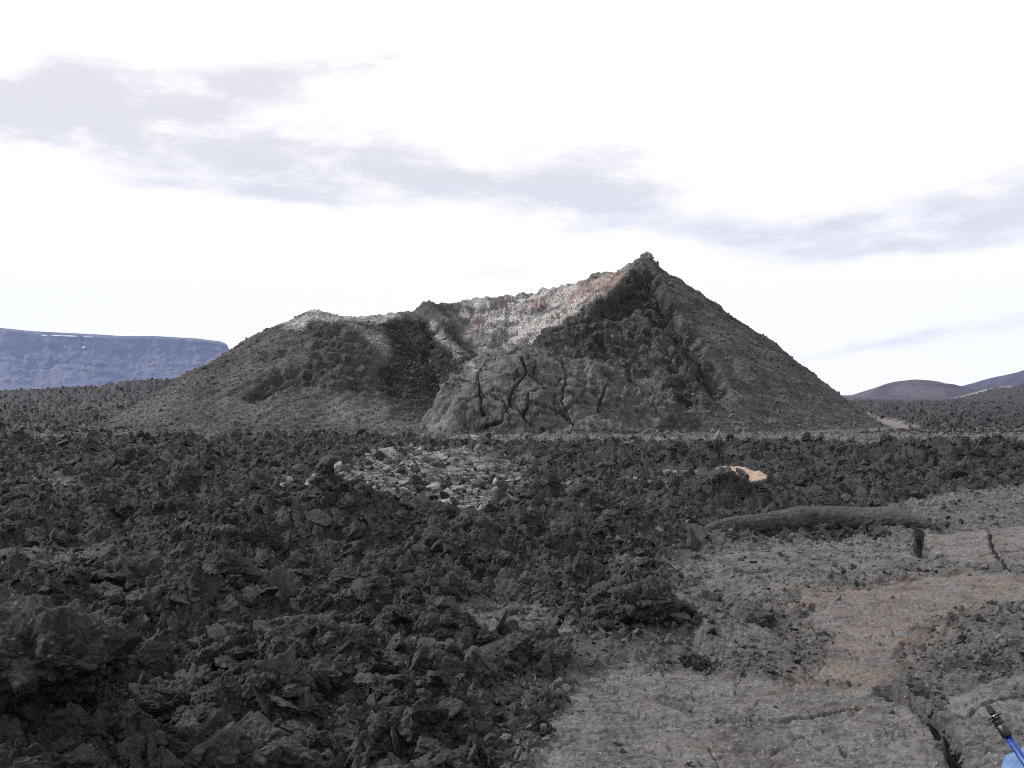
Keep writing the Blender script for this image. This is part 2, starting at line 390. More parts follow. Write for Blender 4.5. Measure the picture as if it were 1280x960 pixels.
AA_D, AA_L = (.0055, .0055, .0065), (.036, .0355, .038)
SLAB_D, SLAB_L = (.040, .0395, .040), (.160, .157, .157)
def lava_material(name, zoned, dark=AA_D, light=AA_L, flecks=.75, obj_space=False, bsc=1.0, bs=1.0):
    k = Mat(name, .88, .22)
    if obj_space: P = k.n('ShaderNodeTexCoord').outputs['Object']
    else: P = k.n('ShaderNodeNewGeometry').outputs['Position']
    big = k.noise(P, .9 * bsc, 5, .6); mid = k.noise(P, 5.0 * bsc, 8, .65); fine = k.noise(P, 26.0 * bsc, 8, .7)
    col = k.mix(k.rng(k.math('ADD', k.math('MULTIPLY', big, .5), k.math('MULTIPLY', mid, .5)), .36, .64), dark, light)
    if obj_space:
        oi = k.n('ShaderNodeObjectInfo'); rn = oi.outputs['Random']
        col = k.mix(k.rng(rn, .55, 1.0, 0, .45), col, tuple(v * 1.7 for v in light))
        col = k.mix(k.rng(rn, .0, .35, .35, 0), col, (light[0] * 1.0, light[1] * .93, light[2] * .87))
    col = k.mix(k.rng(fine, .45, .68, .0, .75), col, tuple(v * 1.7 for v in light))
    col = k.mix(k.rng(fine, .44, .30, 0, .8), col, tuple(v * .5 for v in dark))
    rsrc = None
    if zoned:
        at_ = k.n('ShaderNodeAttribute', attribute_name='zone'); sp = k.n('ShaderNodeSeparateColor'); k.L.new(at_.outputs['Color'], sp.inputs[0])
        slab, rust, pale = sp.outputs[0], sp.outputs[1], sp.outputs[2]; sand = at_.outputs['Alpha']
        ps = k.mapping(P, (.75, 1.3, 1.3))
        streak = k.noise(ps, 9, 9, .72, .4); crust = k.noise(k.mapping(P, (.7, 1, 1)), 34, 8, .78); blot = k.noise(P, 1.7, 6, .6)
        sc = k.mix(k.rng(k.math('ADD', k.math('MULTIPLY', streak, .6), k.math('MULTIPLY', blot, .4)), .36, .62), SLAB_D, SLAB_L)
        sc = k.mix(k.rng(crust, .52, .66, 0, .8), sc, (.022, .0215, .0215))
        sc = k.mix(k.rng(crust, .44, .28, 0, .85), sc, (.30, .295, .285))
        col = k.mix(slab, col, sc)
        rn_ = k.noise(P, 2.6, 8, .68)
        rc = k.mix(k.rng(crust, .35, .65), (.115, .085, .070), (.215, .158, .128))
        col = k.mix(k.math('MULTIPLY', rust, k.rng(rn_, .34, .66)), col, rc)
        pc = k.mix(k.rng(k.noise(P, 1.2, 5), .4, .65), (.11, .11, .109), (.25, .246, .24))
        pc = k.mix(k.rng(k.noise(P, .7, 4), .62, .72, 0, .6), pc, (.30, .24, .12))
        col = k.mix(k.math('MULTIPLY', pale, k.rng(k.noise(k.mapping(P, (.6, 1, 1)), 2.4, 9, .74), .44, .60)), col, pc)
        col = k.mix(k.math('MULTIPLY', sand, k.rng(k.noise(P, 6, 7, .7), .30, .52)), col, k.mix(fine, (.20, .135, .10), (.46, .34, .265)))  # orange sand, its sunlit brightness put into the base colour
    fl = k.noise(P, 34 * bsc, 3, .5); flm = k.noise(P, 1.1 * bsc, 4, .6)
    col = k.mix(k.math('MULTIPLY', k.rng(fl, .64, .70), k.math('MAXIMUM', k.rng(flm, .46, .60, 0, flecks), k.math('MULTIPLY', slab, .6) if zoned else .12)), col, (.36, .36, .35))  # pale specks: lichen, and bright glints painted into the colour
    v = k.n('ShaderNodeTexVoronoi'); v.inputs['Scale'].default_value = 30 * bsc; k.L.new(P, v.inputs['Vector'])
    nb = k.bump(mid, .11 * bs, .8)
    nb = k.bump(fine, .035 * bs, .9, nb)
    nb = k.bump(v.outputs['Distance'], .010 * bs, .5, nb)
    return k.done(col, nb)
M_LAVA = lava_material('lava_ground', True)
M_ROCK = lava_material('lava_clinker', False, obj_space=True, bsc=.8, bs=.14)
M_ROCK_BIG = lava_material('lava_block', False, dark=(.010, .010, .011), light=(.050, .049, .051))
M_ROCK_PALE = lava_material('pale_block', False, dark=(.05, .05, .05), light=(.25, .245, .235), obj_space=True, bsc=.8, bs=.14)
M_ROCK_BROWN = lava_material('cinder_block', False, dark=(.040, .039, .038), light=(.105, .101, .097), obj_space=True, bsc=.8, bs=.14)
M_ROLL = lava_material('lava_roll_crust', False, dark=(.018, .0175, .018), light=(.064, .0625, .062))

# ------------------------------------------------------------------ ground
def build_ground():
    rr = [0.0, 1.0, 2.0, 2.8, 3.6, 4.3]
    r = 4.9
    while r < 76: rr.append(r); r *= 1.0036
    while r < 420: rr.append(r); r *= 1.011
    while r < 4900: rr.append(r); r *= 1.08
    rr.append(4950.0)
    th = list(np.linspace(-R(30.5), R(30.5), 1010))
    th += list(np.linspace(R(30.5), R(329.5), 150)[1:])
    rr = np.array(rr); th = np.array(th)
    TH, RR = np.meshgrid(th, rr)
    # spread rows so that no row lines up with a ring of constant distance
    x = (RR * np.sin(TH)).ravel(); y = (RR * np.cos(TH)).ravel()
    h, slab, rust, pale, sand, tk = ground_h(x, y, True)
    co = np.stack([x, y, h], 1); col = np.stack([slab, rust, pale, sand], 1)
    f = grid_faces(len(rr), len(th))
    cx = x[f].mean(1); cy = y[f].mean(1)
    own = np.full(len(f), -1, np.int16); names = []
    cx_w = cx + .06 * perlin(cx / .3, cy / .3, 5); cy_w = cy + .06 * perlin(cx / .3, cy / .3, 6)
    for i, k in enumerate(SLAB_OBJ):
        own[(own < 0) & inside(SLABS[k][0], cx_w, cy_w)] = i
    n = len(SLAB_OBJ)
    for j, p in enumerate(SAND): own[(own < 0) & (sdf(p, cx, cy) > -.1)] = n + j
    own[(own < 0) & (tk[f].mean(1) > .6)] = 90
    g = put(bpy.data.objects.new('ground', submesh('ground', co, f, own < 0, M_LAVA, col)), kind='structure', label='dark rough clinker lava plain reaching to the horizon')
    for i, k in enumerate(SLAB_OBJ):
        put(bpy.data.objects.new('lava_slab', submesh('lava_slab', co, f, own == i, M_LAVA, col)), g, SLAB_OBJ[k])
    for j in range(len(SAND)):
        if (own == n + j).any(): put(bpy.data.objects.new('sand_patch', submesh('sand_patch', co, f, own == n + j, M_LAVA, col)), g)
    if (own == 90).any(): put(bpy.data.objects.new('path', submesh('path', co, f, own == 90, M_LAVA, col)), kind='structure', label='pale brown worn track passing right of the crater')
    return g
build_ground(); print('ground', time.time() - T0)

# ------------------------------------------------------------------ crater
def ridge(pts, k, kmul=None):
    out = []
    P = [at(*p) for p in pts]
    for a, b in zip(P[:-1], P[1:]):
        n = max(2, int((b - a).length / .35))
        for i in range(n):
            q = a.lerp(b, i / n); out.append((q.x, q.y, q.z, k))
    out.append((*P[-1], k)); return out
RIM = []
RIM += ridge([(140, 545, 97), (200, 511, 97), (250, 476, 97), (300, 440, 97), (345, 408, 97), (372, 393, 97), (395, 385, 97), (412, 390, 98), (440, 396, 102), (480, 393, 108), (520, 388, 113), (535, 379, 114)], .60)
RIM += ridge([(535, 380, 114), (560, 379, 116), (600, 372, 118), (660, 364, 119), (720, 353, 116), (745, 343, 113), (784, 336, 108), (800, 325, 104), (808, 322, 102)], .80)
RIM += ridge([(800, 325, 102), (808, 322, 102), (818, 326, 102), (828, 333, 102), (850, 350, 101), (900, 398, 101), (950, 440, 101), (1000, 474, 101), (1040, 505, 101), (1080, 531, 101)], .78)
RIM += ridge([(808, 325, 102), (786, 342, 99), (750, 366, 96), (715, 395, 93), (690, 418, 91), (655, 440, 89)], .85)
RIM += ridge([(535, 384, 114), (552, 408, 107), (570, 432, 98), (590, 455, 91)], 1.2)
RIM += ridge([(352, 408, 95), (380, 440, 90), (392, 470, 86), (350, 500, 82)], .75)
RIM += ridge([(812, 345, 98), (842, 392, 92), (872, 440, 87), (900, 486, 83)], .9)
RIM = np.array(RIM, np.float32)
DCRACK = [([(605, 450), (598, 462), (597, 478), (600, 490), (601, 504)], 1.35), ([(652, 448), (656, 460), (657, 468), (652, 474)], 1.35), ([(640, 486), (636, 502), (630, 514), (626, 526)], 1.15),
          ([(626, 526), (612, 531), (600, 534)], 2.0), ([(652, 474), (644, 482), (640, 486)], 1.0), ([(760, 476), (752, 496), (749, 512)], 1.2), ([(560, 480), (585, 476), (600, 480)], 1.0),
          ([(660, 500), (700, 512), (716, 530)], .8), ([(601, 504), (604, 516)], 1.2), ([(662, 490), (655, 520)], .9), ([(690, 450), (720, 470), (745, 480)], .8), ([(598, 464), (580, 462), (566, 468)], .7), ([(657, 466), (676, 474), (690, 490)], .7), ([(636, 502), (652, 512), (664, 530)], .7), ([(600, 490), (618, 494), (634, 506)], .6), ([(700, 440), (708, 470), (702, 500), (712, 522)], .7)]
SC_POLY = {'white': [(578, 378), (640, 366), (720, 352), (788, 334), (778, 350), (745, 372), (712, 400), (688, 428), (640, 440), (600, 446), (575, 420), (598, 404), (570, 396)],
           'stripe': [(528, 400), (540, 398), (562, 425), (580, 446), (596, 462), (586, 464), (560, 436)],
           'rim': [(350, 402), (395, 384), (440, 392), (500, 394), (500, 400), (430, 404), (390, 402), (362, 412)],
           'scar': [(430, 400), (468, 408), (492, 434), (486, 446), (455, 424)],
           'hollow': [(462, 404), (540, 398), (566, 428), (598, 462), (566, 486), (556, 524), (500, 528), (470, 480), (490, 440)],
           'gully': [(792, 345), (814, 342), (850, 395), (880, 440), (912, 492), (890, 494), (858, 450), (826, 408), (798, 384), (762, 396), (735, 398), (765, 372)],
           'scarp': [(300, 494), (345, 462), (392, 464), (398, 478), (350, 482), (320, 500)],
           'foot': [(400, 496), (440, 502), (560, 520), (560, 540), (520, 548), (420, 530)]}
def crater_base(x, y):
    z = np.full(x.shape, -50, np.float32)
    for s in range(0, len(x), 20000):
        xx = x[s:s + 20000, None]; yy = y[s:s + 20000, None]
        d = np.hypot(xx - RIM[None, :, 0], yy - RIM[None, :, 1])
        v = RIM[None, :, 2] - RIM[None, :, 3] * (np.sqrt(d * d + .12) - .35)
        z[s:s + 20000] = v.max(1)
    return z
def dome(x, y):
    out = np.zeros(x.shape, np.float32)
    for cx, cy, rx, ry, h, p in ((.9, 85.5, 8.2, 9.0, 7.3, .85), (-2.6, 84.2, 4.8, 7.2, 5.6, .85), (5.0, 85.5, 8.4, 8.6, 6.0, .9), (9, 86, 8, 7.5, 4.4, .8)):
        q = np.clip(1 - ((x - cx) / rx) ** 2 - ((y - cy) / ry) ** 2, 0, None)
        out = np.maximum(out, h * q ** p)
    return np.where(out > 0, out, -20).astype(np.float32)
def build_crater():
    ys = [69.0]
    while ys[-1] < 104: ys.append(ys[-1] + .095)
    while ys[-1] < 150: ys.append(ys[-1] + .22 + (ys[-1] - 104) * .012)
    ys = np.array(ys); xs = np.linspace(-44, 46, 960)
    Xg, Yg = np.meshgrid(xs, ys); x = Xg.ravel(); y = Yg.ravel()
    # coarse base on a sparse lattice, bilinear to the fine one (the ridges are broad)
    sx = np.arange(-45, 47.01, .25); sy = np.arange(68, 151.01, .25)
    gx, gy = np.meshgrid(sx, sy)
    wxx = gx + .9 * fbm(gx.ravel(), gy.ravel(), 6, 3, 101).reshape(gx.shape); wyy = gy + .9 * fbm(gx.ravel(), gy.ravel(), 6, 3, 111).reshape(gx.shape)
    Z = crater_base(wxx.ravel().astype(np.float32), wyy.ravel().astype(np.float32)).reshape(gx.shape)
    Zb = Z.copy(); Zb[1:-1, 1:-1] = (Z[1:-1, 1:-1] * 4 + Z[:-2, 1:-1] + Z[2:, 1:-1] + Z[1:-1, :-2] + Z[1:-1, 2:]) / 8
    fx = (x - sx[0]) / .25; fy = (y - sy[0]) / .25; i = fx.astype(int); j = fy.astype(int); fx -= i; fy -= j
    z = (Zb[j, i] * (1 - fx) * (1 - fy) + Zb[j, i + 1] * fx * (1 - fy) + Zb[j + 1, i] * (1 - fx) * fy + Zb[j + 1, i + 1] * fx * fy).astype(np.float32)
    dm = dome(x + .5 * perlin(x / 2, y / 2, 122), y + .5 * perlin(x / 2, y / 2, 121))
    isd = sstep(-.2, .3, dm - z) * (dm > .25)
    foot = .10 + .4 * fbm(x, y, 5, 3, 131)
    k = .4                                                     # soft joint of slope and apron
    zz = np.where(dm > -5, .35 * np.logaddexp(z / .35, dm / .35), z).astype(np.float32)
    u = x / y * F + 640; v = HY - (zz - HC) / y * F            # where the relief sits, to zone its rock
    hgt = np.clip(zz / 3, 0, 1)
    rocky = sstep(-12, 12, sdf_px([(690, 420), (745, 368), (800, 330), (830, 345), (850, 400), (895, 470), (890, 505), (820, 520), (740, 480)], u, v)) 
    rocky = np.maximum(rocky, .8 * sstep(-10, 10, sdf_px([(395, 395), (440, 398), (560, 400), (600, 450), (560, 490), (470, 500), (380, 470)], u, v)))
    rocky = np.maximum(rocky, .7 * sstep(-10, 10, sdf_px(SC_POLY['white'], u, v)))
    scree = 1 - np.maximum(rocky, isd)
    n = .55 * fbm(x, y + zz * .8, 5.5, 4, 141) * hgt
    # runnels down the outer flanks
    ang = np.arctan2(y - 100, x - 2.0)
    n += scree * hgt * (.22 * perlin(ang * 22 + .3 * perlin(x / 3, y / 3, 8), zz * .12, 151) + .10 * perlin(ang * 60, zz * .25, 152))
    led = zz + .45 * (x - 12) + 1.0 * fbm(x, y, 4, 3, 153)
    st = led / 1.1; stp = (np.floor(st) + sstep(.0, .35, st - np.floor(st))) * 1.1 - led
    sl_ = y + zz * .8
    n += rocky * (.5 * stp + .95 * fbm(x, sl_, 2.8, 5, 161, .55, 'b') + .45 * fbm(x, sl_, 1.3, 5, 162, .62, 'r') + .12 * fbm(x, sl_, .4, 3, 166, .6, 'b'))
    f1, f2, cr = voro(x + .3 * perlin(x, y, 3), y + .3 * perlin(x, y, 4), .75, 163)
    n += rocky * .5 * (cr - .4) * sstep(0, .15, f2 - f1)
    n += scree * (.13 * fbm(x, sl_, .9, 4, 164, .6) + .06 * fbm(x, y, .3, 2, 165))
    f1, f2, cr = voro(x + .35 * perlin(x / .8, y / .8, 5), zz * 1.0 + .5 * y + .35 * perlin(x / .8, y / .8, 6), 1.7, 171)
    n += isd * (.27 * fbm(x, y + zz * .9, 1.7, 6, 172, .62, 'b') + .10 * fbm(x, y + zz * .9, .45, 3, 173, .6, 'r') + .30 * (cr - .5) * sstep(0, .10, f2 - f1) - .30 * (1 - sstep(0, .08, f2 - f1)))
    ju = u + 12 * fbm(u, v, 24, 3, 201); jv = v + 8 * fbm(u, v, 24, 3, 202)
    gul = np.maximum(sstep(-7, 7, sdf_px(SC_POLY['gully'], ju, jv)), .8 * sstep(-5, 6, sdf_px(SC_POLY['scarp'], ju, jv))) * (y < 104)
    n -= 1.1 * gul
    g = np.zeros_like(n)
    wu = 2.2 * perlin(u / 9, v / 9, 181); wv_ = 1.5 * perlin(u / 7, v / 7, 182)
    m = isd > .2
    for p, w in DCRACK:
        d = seg_dist(np.array(p, float), (u + wu)[m], (v + wv_)[m], False)
        g[m] = np.minimum(g[m], -1.3 * (1 - sstep(w * .35, w * 1.15, d)) * min(1, .4 + w / 2.6))
    # normal of the smooth body
    b2 = zz.reshape(Xg.shape); gy_, gx_ = np.gradient(b2, ys, xs); kx = np.ones(9) / 9
    gx_ = np.apply_along_axis(lambda a: np.convolve(np.pad(a, 4, mode='edge'), kx, 'valid'), 1, gx_); gy_ = np.apply_along_axis(lambda a: np.convolve(np.pad(a, 4, mode='edge'), kx, 'valid'), 1, gy_)
    nl = np.sqrt(1 + gx_ ** 2 + gy_ ** 2); NX, NY, NZ = (-gx_ / nl).ravel(), (-gy_ / nl).ravel(), (1 / nl).ravel()
    n = (n + g) * sstep(-.6, .8, zz)
    zz = zz + n * NZ; dx_ = (n * NX).astype(np.float32); dy_ = (n * NY).astype(np.float32)
    # crag and summit block footing
    for px, py, d, rr_, hh in ((536, 381, 114, 1.2, .4), (808, 325, 102, .9, .3), (1004, 473, 101, .8, .5), (850, 350, 101, .8, .3), (742, 346, 113, 1.0, .45), (1018, 486, 101, .7, .4)):
        p = at(px, py, d); q = ((x - p.x) ** 2 + (y - p.y) ** 2) / rr_ ** 2
        zz += hh * np.exp(-q) * (.8 + .6 * perlin(x / .6, y / .6, 183))
    gl = ground_h(x, y) - .05
    h = (gl - .13 + k * np.log1p(np.exp(np.clip((zz - gl) / k, -30, 60)))).astype(np.float32)
    low = (h < .75) & (zz < .75)
    # colour zones
    u = x / y * F + 640; v = HY - (h - HC) / y * F
    jig_u = 14 * fbm(u, v, 30, 3, 191); jig_v = 9 * fbm(u, v, 30, 3, 192)
    def zp(name, soft): return sstep(-soft, soft, sdf_px(SC_POLY[name], u + jig_u, v + jig_v))
    inner = (y > 92)
    crg = sstep(.0, .22, fbm(x, y + h, 2.6, 5, 196, .6) + .03)
    white = np.maximum(zp('white', 7) * (y > 93) * (1 - .8 * crg), .75 * zp('stripe', 4) * sstep(-.25, .15, fbm(x, y + h, 1.6, 3, 197)))
    white = np.maximum(white, .95 * zp('rim', 5)); white = np.maximum(white, .45 * zp('scar', 8)); white = np.maximum(white, .22 * zp('foot', 14))
    white = np.maximum(white, .30 * sstep(40, 0, np.abs(v - (HY - (u - 640) * 0))) * 0)
    red = zp('white', 8) * (y > 93) * sstep(-.1, .25, fbm(x, h * 1.2 + y * .3, 2.6, 4, 195) + .5 * sstep(680, 760, u) - .20)
    brown = np.clip(scree, 0, 1) * (.55 + .35 * sstep(760, 900, u)) * sstep(.1, 1.0, h)
    hollow = np.maximum(zp('hollow', 8), .75 * gul) * (1 - isd) * (1 - white)  # hollow's black cinders, plus gully and scarp shade painted in as darker rock
    left = sstep(420, 330, u) * sstep(.1, .8, h)
    brown = np.maximum(brown, left * (.6 + .4 * sstep(-8, 8, (v - 405) - (u - 345) * 1.5)))  # lighter left of the spur: its sunlit side put into the colour
    brown = brown * (1 - hollow)
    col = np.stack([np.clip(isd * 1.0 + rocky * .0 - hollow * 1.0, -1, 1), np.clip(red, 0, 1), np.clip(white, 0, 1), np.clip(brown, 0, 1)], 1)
    x0, y0 = x, y; x = x + dx_; y = y + dy_
    co = np.stack([x, y, h], 1); f = grid_faces(len(ys), len(xs))
    glf = gl[f].max(1); hf = h[f].max(1)
    keep = hf > glf - .25
    fd = (isd[f].mean(1) > .5) & (y[f].mean(1) < 96)
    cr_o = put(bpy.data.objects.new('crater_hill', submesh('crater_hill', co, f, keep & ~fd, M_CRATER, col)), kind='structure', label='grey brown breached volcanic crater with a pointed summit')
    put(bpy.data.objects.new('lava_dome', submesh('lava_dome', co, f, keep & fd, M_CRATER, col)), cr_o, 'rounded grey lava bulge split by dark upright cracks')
    return cr_o, (co, scree, white, hf.repeat(1), gl, isd)
def sdf_px(poly, u, v):
    poly = np.array(poly, float); d = seg_dist(poly, u, v); return np.where(inside(poly, u, v), d, -d)
def crater_material():
    k = Mat('crater_rock', .92, .18)
    P = k.n('ShaderNodeNewGeometry').outputs['Position']
    at_ = k.n('ShaderNodeAttribute', attribute_name='zone'); sp = k.n('ShaderNodeSeparateColor'); k.L.new(at_.outputs['Color'], sp.inputs[0])
    dm, red, white = sp.outputs; brown = at_.outputs['Alpha']
    big = k.noise(P, .25, 5, .6); mid = k.noise(P, 1.6, 8, .68); fine = k.noise(P, 7.0, 7, .72)
    t = k.rng(k.math('ADD', k.math('MULTIPLY', big, .35), k.math('MULTIPLY', mid, .65)), .34, .66)
    col = k.mix(t, (.018, .0175, .0175), (.078, .075, .073))
    col = k.mix(brown, col, k.mix(t, (.022, .021, .0205), (.096, .092, .090)))
    col = k.mix(k.math('MAXIMUM', dm, 0.0), col, k.mix(t, (.026, .0255, .025), (.130, .128, .126)))
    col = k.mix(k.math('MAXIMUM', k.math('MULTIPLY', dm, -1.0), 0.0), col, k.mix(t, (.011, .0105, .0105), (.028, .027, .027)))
    col = k.mix(k.math('MULTIPLY', white, k.rng(fine, .38, .58)), col, k.mix(mid, (.30, .285, .275), (.60, .585, .57)))
    col = k.mix(k.math('MULTIPLY', red, k.rng(mid, .40, .56, 0, .85)), col, k.mix(fine, (.12, .055, .042), (.24, .14, .115)))
    sp_ = k.noise(P, 10, 3, .5)
    col = k.mix(k.math('MULTIPLY', k.rng(sp_, .57, .66, 0, .75), k.rng(big, .35, .6)), col, (.19, .18, .165))
    col = k.mix(k.rng(fine, .40, .28, 0, .55), col, (.022, .021, .021))
    nb = k.bump(mid, .35, .6); nb = k.bump(fine, .10, .8, nb)
    return k.done(col, nb)
M_CRATER = crater_material()
crater, CG = build_crater(); print('crater', time.time() - T0)
# ------------------------------------------------------------------ rocks
import bmesh
_ico = {}
def ico(sub):
    if sub not in _ico:
        bm = bmesh.new(); bmesh.ops.create_icosphere(bm, subdivisions=sub, radius=1.0)
        v = np.array([q.co[:] for q in bm.verts], np.float32); f = np.array([[q.index for q in p.verts] for p in bm.faces], np.int32); bm.free()
        _ico[sub] = (v, f)
    return _ico[sub]
def rock_verts(seed, sub=4, planes=7, rough=.34, squash=(1, 1, 1), cut=(.55, .9), spiny=.5, octv=5, gain=.54):
    r = np.random.default_rng(seed); v, f = ico(sub); v = v.copy()
    off = r.random(3) * 50
    n = 0; a = 1.0; fr = 1.1
    d = v.copy()
    for o in range(3): n = n + a * perlin3(v * fr + off, seed + o); a *= .5; fr *= 2
    v = d * (1 + .38 * n)[:, None]
    for _ in range(planes):                                     # broken faces
        q = r.normal(size=3); q /= np.linalg.norm(q); c = r.uniform(*cut)
        s = v @ q - c; v = v - np.where(s > 0, s * .92, 0)[:, None] * q
    v = v * np.array(squash, np.float32)
    nr = d / np.array(squash, np.float32); nr /= np.linalg.norm(nr, axis=1)[:, None]
    n = 0; a = 1.0; fr = 2.6
    for o in range(octv):
        p = perlin3(v * fr + off + 7 * o, seed + 20 + o); n = n + a * ((np.abs(p) * 2 - .5) if o % 2 == 0 else (.5 - np.abs(p) * 2) * spiny * 1.6); a *= gain; fr *= 2.0
    v = v + nr * (rough * .32 * n)[:, None]
    return v, f
PROTO = []
for s in range(16):
    r = np.random.default_rng(100 + s)
    kind = s % 4
    sq = [(1, .9, .75), (1.25, .55, .42), (1.1, .8, .9), (1.25, 1.0, .27)][kind]
    v, f = rock_verts(200 + s, 5, 7 + s % 5, [.34, .28, .46, .24][kind], sq, (.34, .80))
    PROTO.append((v, f))
def proto_set(name, mat):
    col = bpy.data.collections.new(name)
    ms = []
    for i, (v, f) in enumerate(PROTO):
        me = np_mesh('lava_chunk', v, f, mat); ms.append(me)
        o = bpy.data.objects.new(f'{name}_chunk_{i:02d}', me); col.objects.link(o)
    return col, ms
def scatter(name, pts, rot, scl, idx, coll, label):
    me = bpy.data.meshes.new(name); me.vertices.add(len(pts)); me.vertices.foreach_set('co', np.ascontiguousarray(pts, np.float32).ravel())
    for nm, tp, arr, key in (('rot', 'FLOAT_VECTOR', rot, 'vector'), ('scl', 'FLOAT_VECTOR', scl, 'vector'), ('idx', 'INT', idx, 'value')):
        a = me.attributes.new(nm, tp, 'POINT'); a.data.foreach_set(key, np.ascontiguousarray(arr, np.int32 if tp == 'INT' else np.float32).ravel())
    o = put(bpy.data.objects.new(name, me), kind='stuff', label=label)
    g = bpy.data.node_groups.new(name + '_scatter', 'GeometryNodeTree')
    g.interface.new_socket('Geometry', in_out='INPUT', socket_type='NodeSocketGeometry'); g.interface.new_socket('Geometry', in_out='OUTPUT', socket_type='NodeSocketGeometry')
    N, L = g.nodes, g.links
    i_, o_ = N.new('NodeGroupInput'), N.new('NodeGroupOutput'); ip = N.new('GeometryNodeInstanceOnPoints'); ci = N.new('GeometryNodeCollectionInfo')
    ci.inputs['Collection'].default_value = coll; ci.inputs['Separate Children'].default_value = True; ci.inputs['Reset Children'].default_value = True
    def na(nm, t):
        n = N.new('GeometryNodeInputNamedAttribute'); n.data_type = t; n.inputs['Name'].default_value = nm; return n.outputs['Attribute']
    e2r = N.new('FunctionNodeEulerToRotation'); L.new(na('rot', 'FLOAT_VECTOR'), e2r.inputs[0])
    L.new(i_.outputs[0], ip.inputs['Points']); L.new(ci.outputs[0], ip.inputs['Instance']); ip.inputs['Pick Instance'].default_value = True
    L.new(na('idx', 'INT'), ip.inputs['Instance Index']); L.new(e2r.outputs[0], ip.inputs['Rotation']); L.new(na('scl', 'FLOAT_VECTOR'), ip.inputs['Scale'])
    L.new(ip.outputs[0], o_.inputs[0])
    md = o.modifiers.new('scatter', 'NODES'); md.node_group = g
    return o
COL_D, MESH_D = proto_set('dark', M_ROCK); COL_P, MESH_P = proto_set('pale', M_ROCK_PALE); COL_B, MESH_B = proto_set('cinder', M_ROCK_BROWN)

rs = np.random.default_rng(31)
def area_points(n, r0, r1, pw=1.0, ang=31):
    th = rs.uniform(-R(ang), R(ang), n); q = rs.random(n) ** pw
    r = r0 * (r1 / r0) ** q                                     # log spacing: near places get as many as far ones
    return r * np.sin(th), r * np.cos(th), r
# dark clinker
x, y, r = area_points(170000, 5.8, 72)
s = .022 * (1 - rs.random(len(x))) ** -.50; s = np.minimum(s, .21) * (.62 + r / 34) * rs.uniform(.8, 1.2, len(x))
s = np.minimum(s, .30)
slab, rust, pale, sand, _, apron, tk = zones(x, y)
sclear = np.zeros(len(x))
for q_ in SAND: sclear = np.maximum(sclear, sstep(-1.3, -.1, sdf(q_, x, y - .5) + .25 * perlin(x / .4, y / .4, 340)) )
pk_ = sstep(-.1, .25, fbm(x * .6, y, 2.0, 4, 330))
p = (1 - np.clip((slab - .12) / .8, 0, 1)) ** 1.25 * (1 - sand) * (1 - sclear) * (1 - .75 * apron) * (1 - .80 * pale * (1 - pk_ * .8))
clump = sstep(-.45, .35, fbm(x, y, 2.2, 3, 301)); p = p * (.30 + .70 * clump) * np.where(np.hypot(x - .5, y - .6) < 4.6, .25, 1)
bigp = rs.random(len(x)) < .002 * (r < 22) * (x < 1); s = np.where(bigp, rs.uniform(.16, .27, len(x)), s)
ok = rs.random(len(x)) < p
near_slab = ((slab > .40) & (s > .085)) | (slab > .82); ok &= ~near_slab
x, y, r, s, pale, slab_ = x[ok], y[ok], r[ok], s[ok], pale[ok], slab[ok]
z = ground_h(x, y) + s * rs.uniform(-.25, .30, len(x))
rot = np.stack([rs.uniform(-1.3, 1.3, len(x)), rs.uniform(-1.3, 1.3, len(x)), rs.uniform(0, 6.28, len(x))], 1)
scl = s[:, None] * rs.uniform(.75, 1.25, (len(x), 3)); idx = rs.integers(0, len(PROTO), len(x))
app = s / np.hypot(r, 1.0)
isp = rs.random(len(x)) < pale * .22 * (y > 25)
order = np.argsort(-np.where(isp, 0, app))[:270]; big = np.zeros(len(x), bool); big[order] = True
pts = np.stack([x, y, z], 1)
first = None
def zone_label(x, y):
    px = x / y * F + 640
    if y > 30: return 'black lava chunk on the far clinker bank before the crater', 'chunks on the clinker bank before the crater'
    if px > 980: return 'black lava chunk in the rubble between the slabs on the right', 'chunks between the lava slabs'
    if px > 600: return 'dark lava chunk in the clinker left of the slabs', 'chunks in the clinker beside the slabs'
    if y > 16: return 'jagged black lava chunk in the clinker before the pale flat', 'chunks in the clinker before the pale flat'
    return 'jagged black lava chunk in the darkest clinker, lower left', 'chunks in the darkest clinker'
for i in np.nonzero(big)[0]:
    o = bpy.data.objects.new('lava_boulder', MESH_D[idx[i]])
    o.location = pts[i]; o.rotation_euler = rot[i]; o.scale = scl[i]
    lb, gr = zone_label(x[i], y[i]); put(o, None, lb, 'boulder', gr)
gry = ~isp & ~big & (s < .075) & (rs.random(len(x)) < .70 * sstep(.15, .5, slab_) + .25 * sstep(-2, 2, x) * (1 - sstep(18, 30, y)))
scatter('grey_rubble', pts[gry], rot[gry], scl[gry], idx[gry], COL_B, 'grey lava rubble around the slabs')
m = ~big & ~isp & ~gry; scatter('clinker_rubble', pts[m], rot[m], scl[m], idx[m], COL_D, 'loose black clinker covering the lava field')
m = ~big & isp; scatter('pale_rubble', pts[m], rot[m], scl[m], idx[m], COL_P, 'pale grey lichen-covered rubble in the middle of the field')
print('clinker', len(x), time.time() - T0)
x2, y2, r2 = area_points(60000, 5.8, 40)
zz_ = zones(x2, y2); sl_ = zz_[0]
ok = (x2 > -2) & (rs.random(len(x2)) < (.25 + .75 * sstep(-.1, .5, fbm(x2, y2, 1.2, 4, 311)) ** 2) * np.where(sl_ > .85, .06, 1.0)) & (sl_ > .3)
x2, y2, r2 = x2[ok], y2[ok], r2[ok]; n = len(x2)
s2 = np.minimum(.010 * (1 - rs.random(n)) ** -.45, .05) * (.7 + r2 / 25)
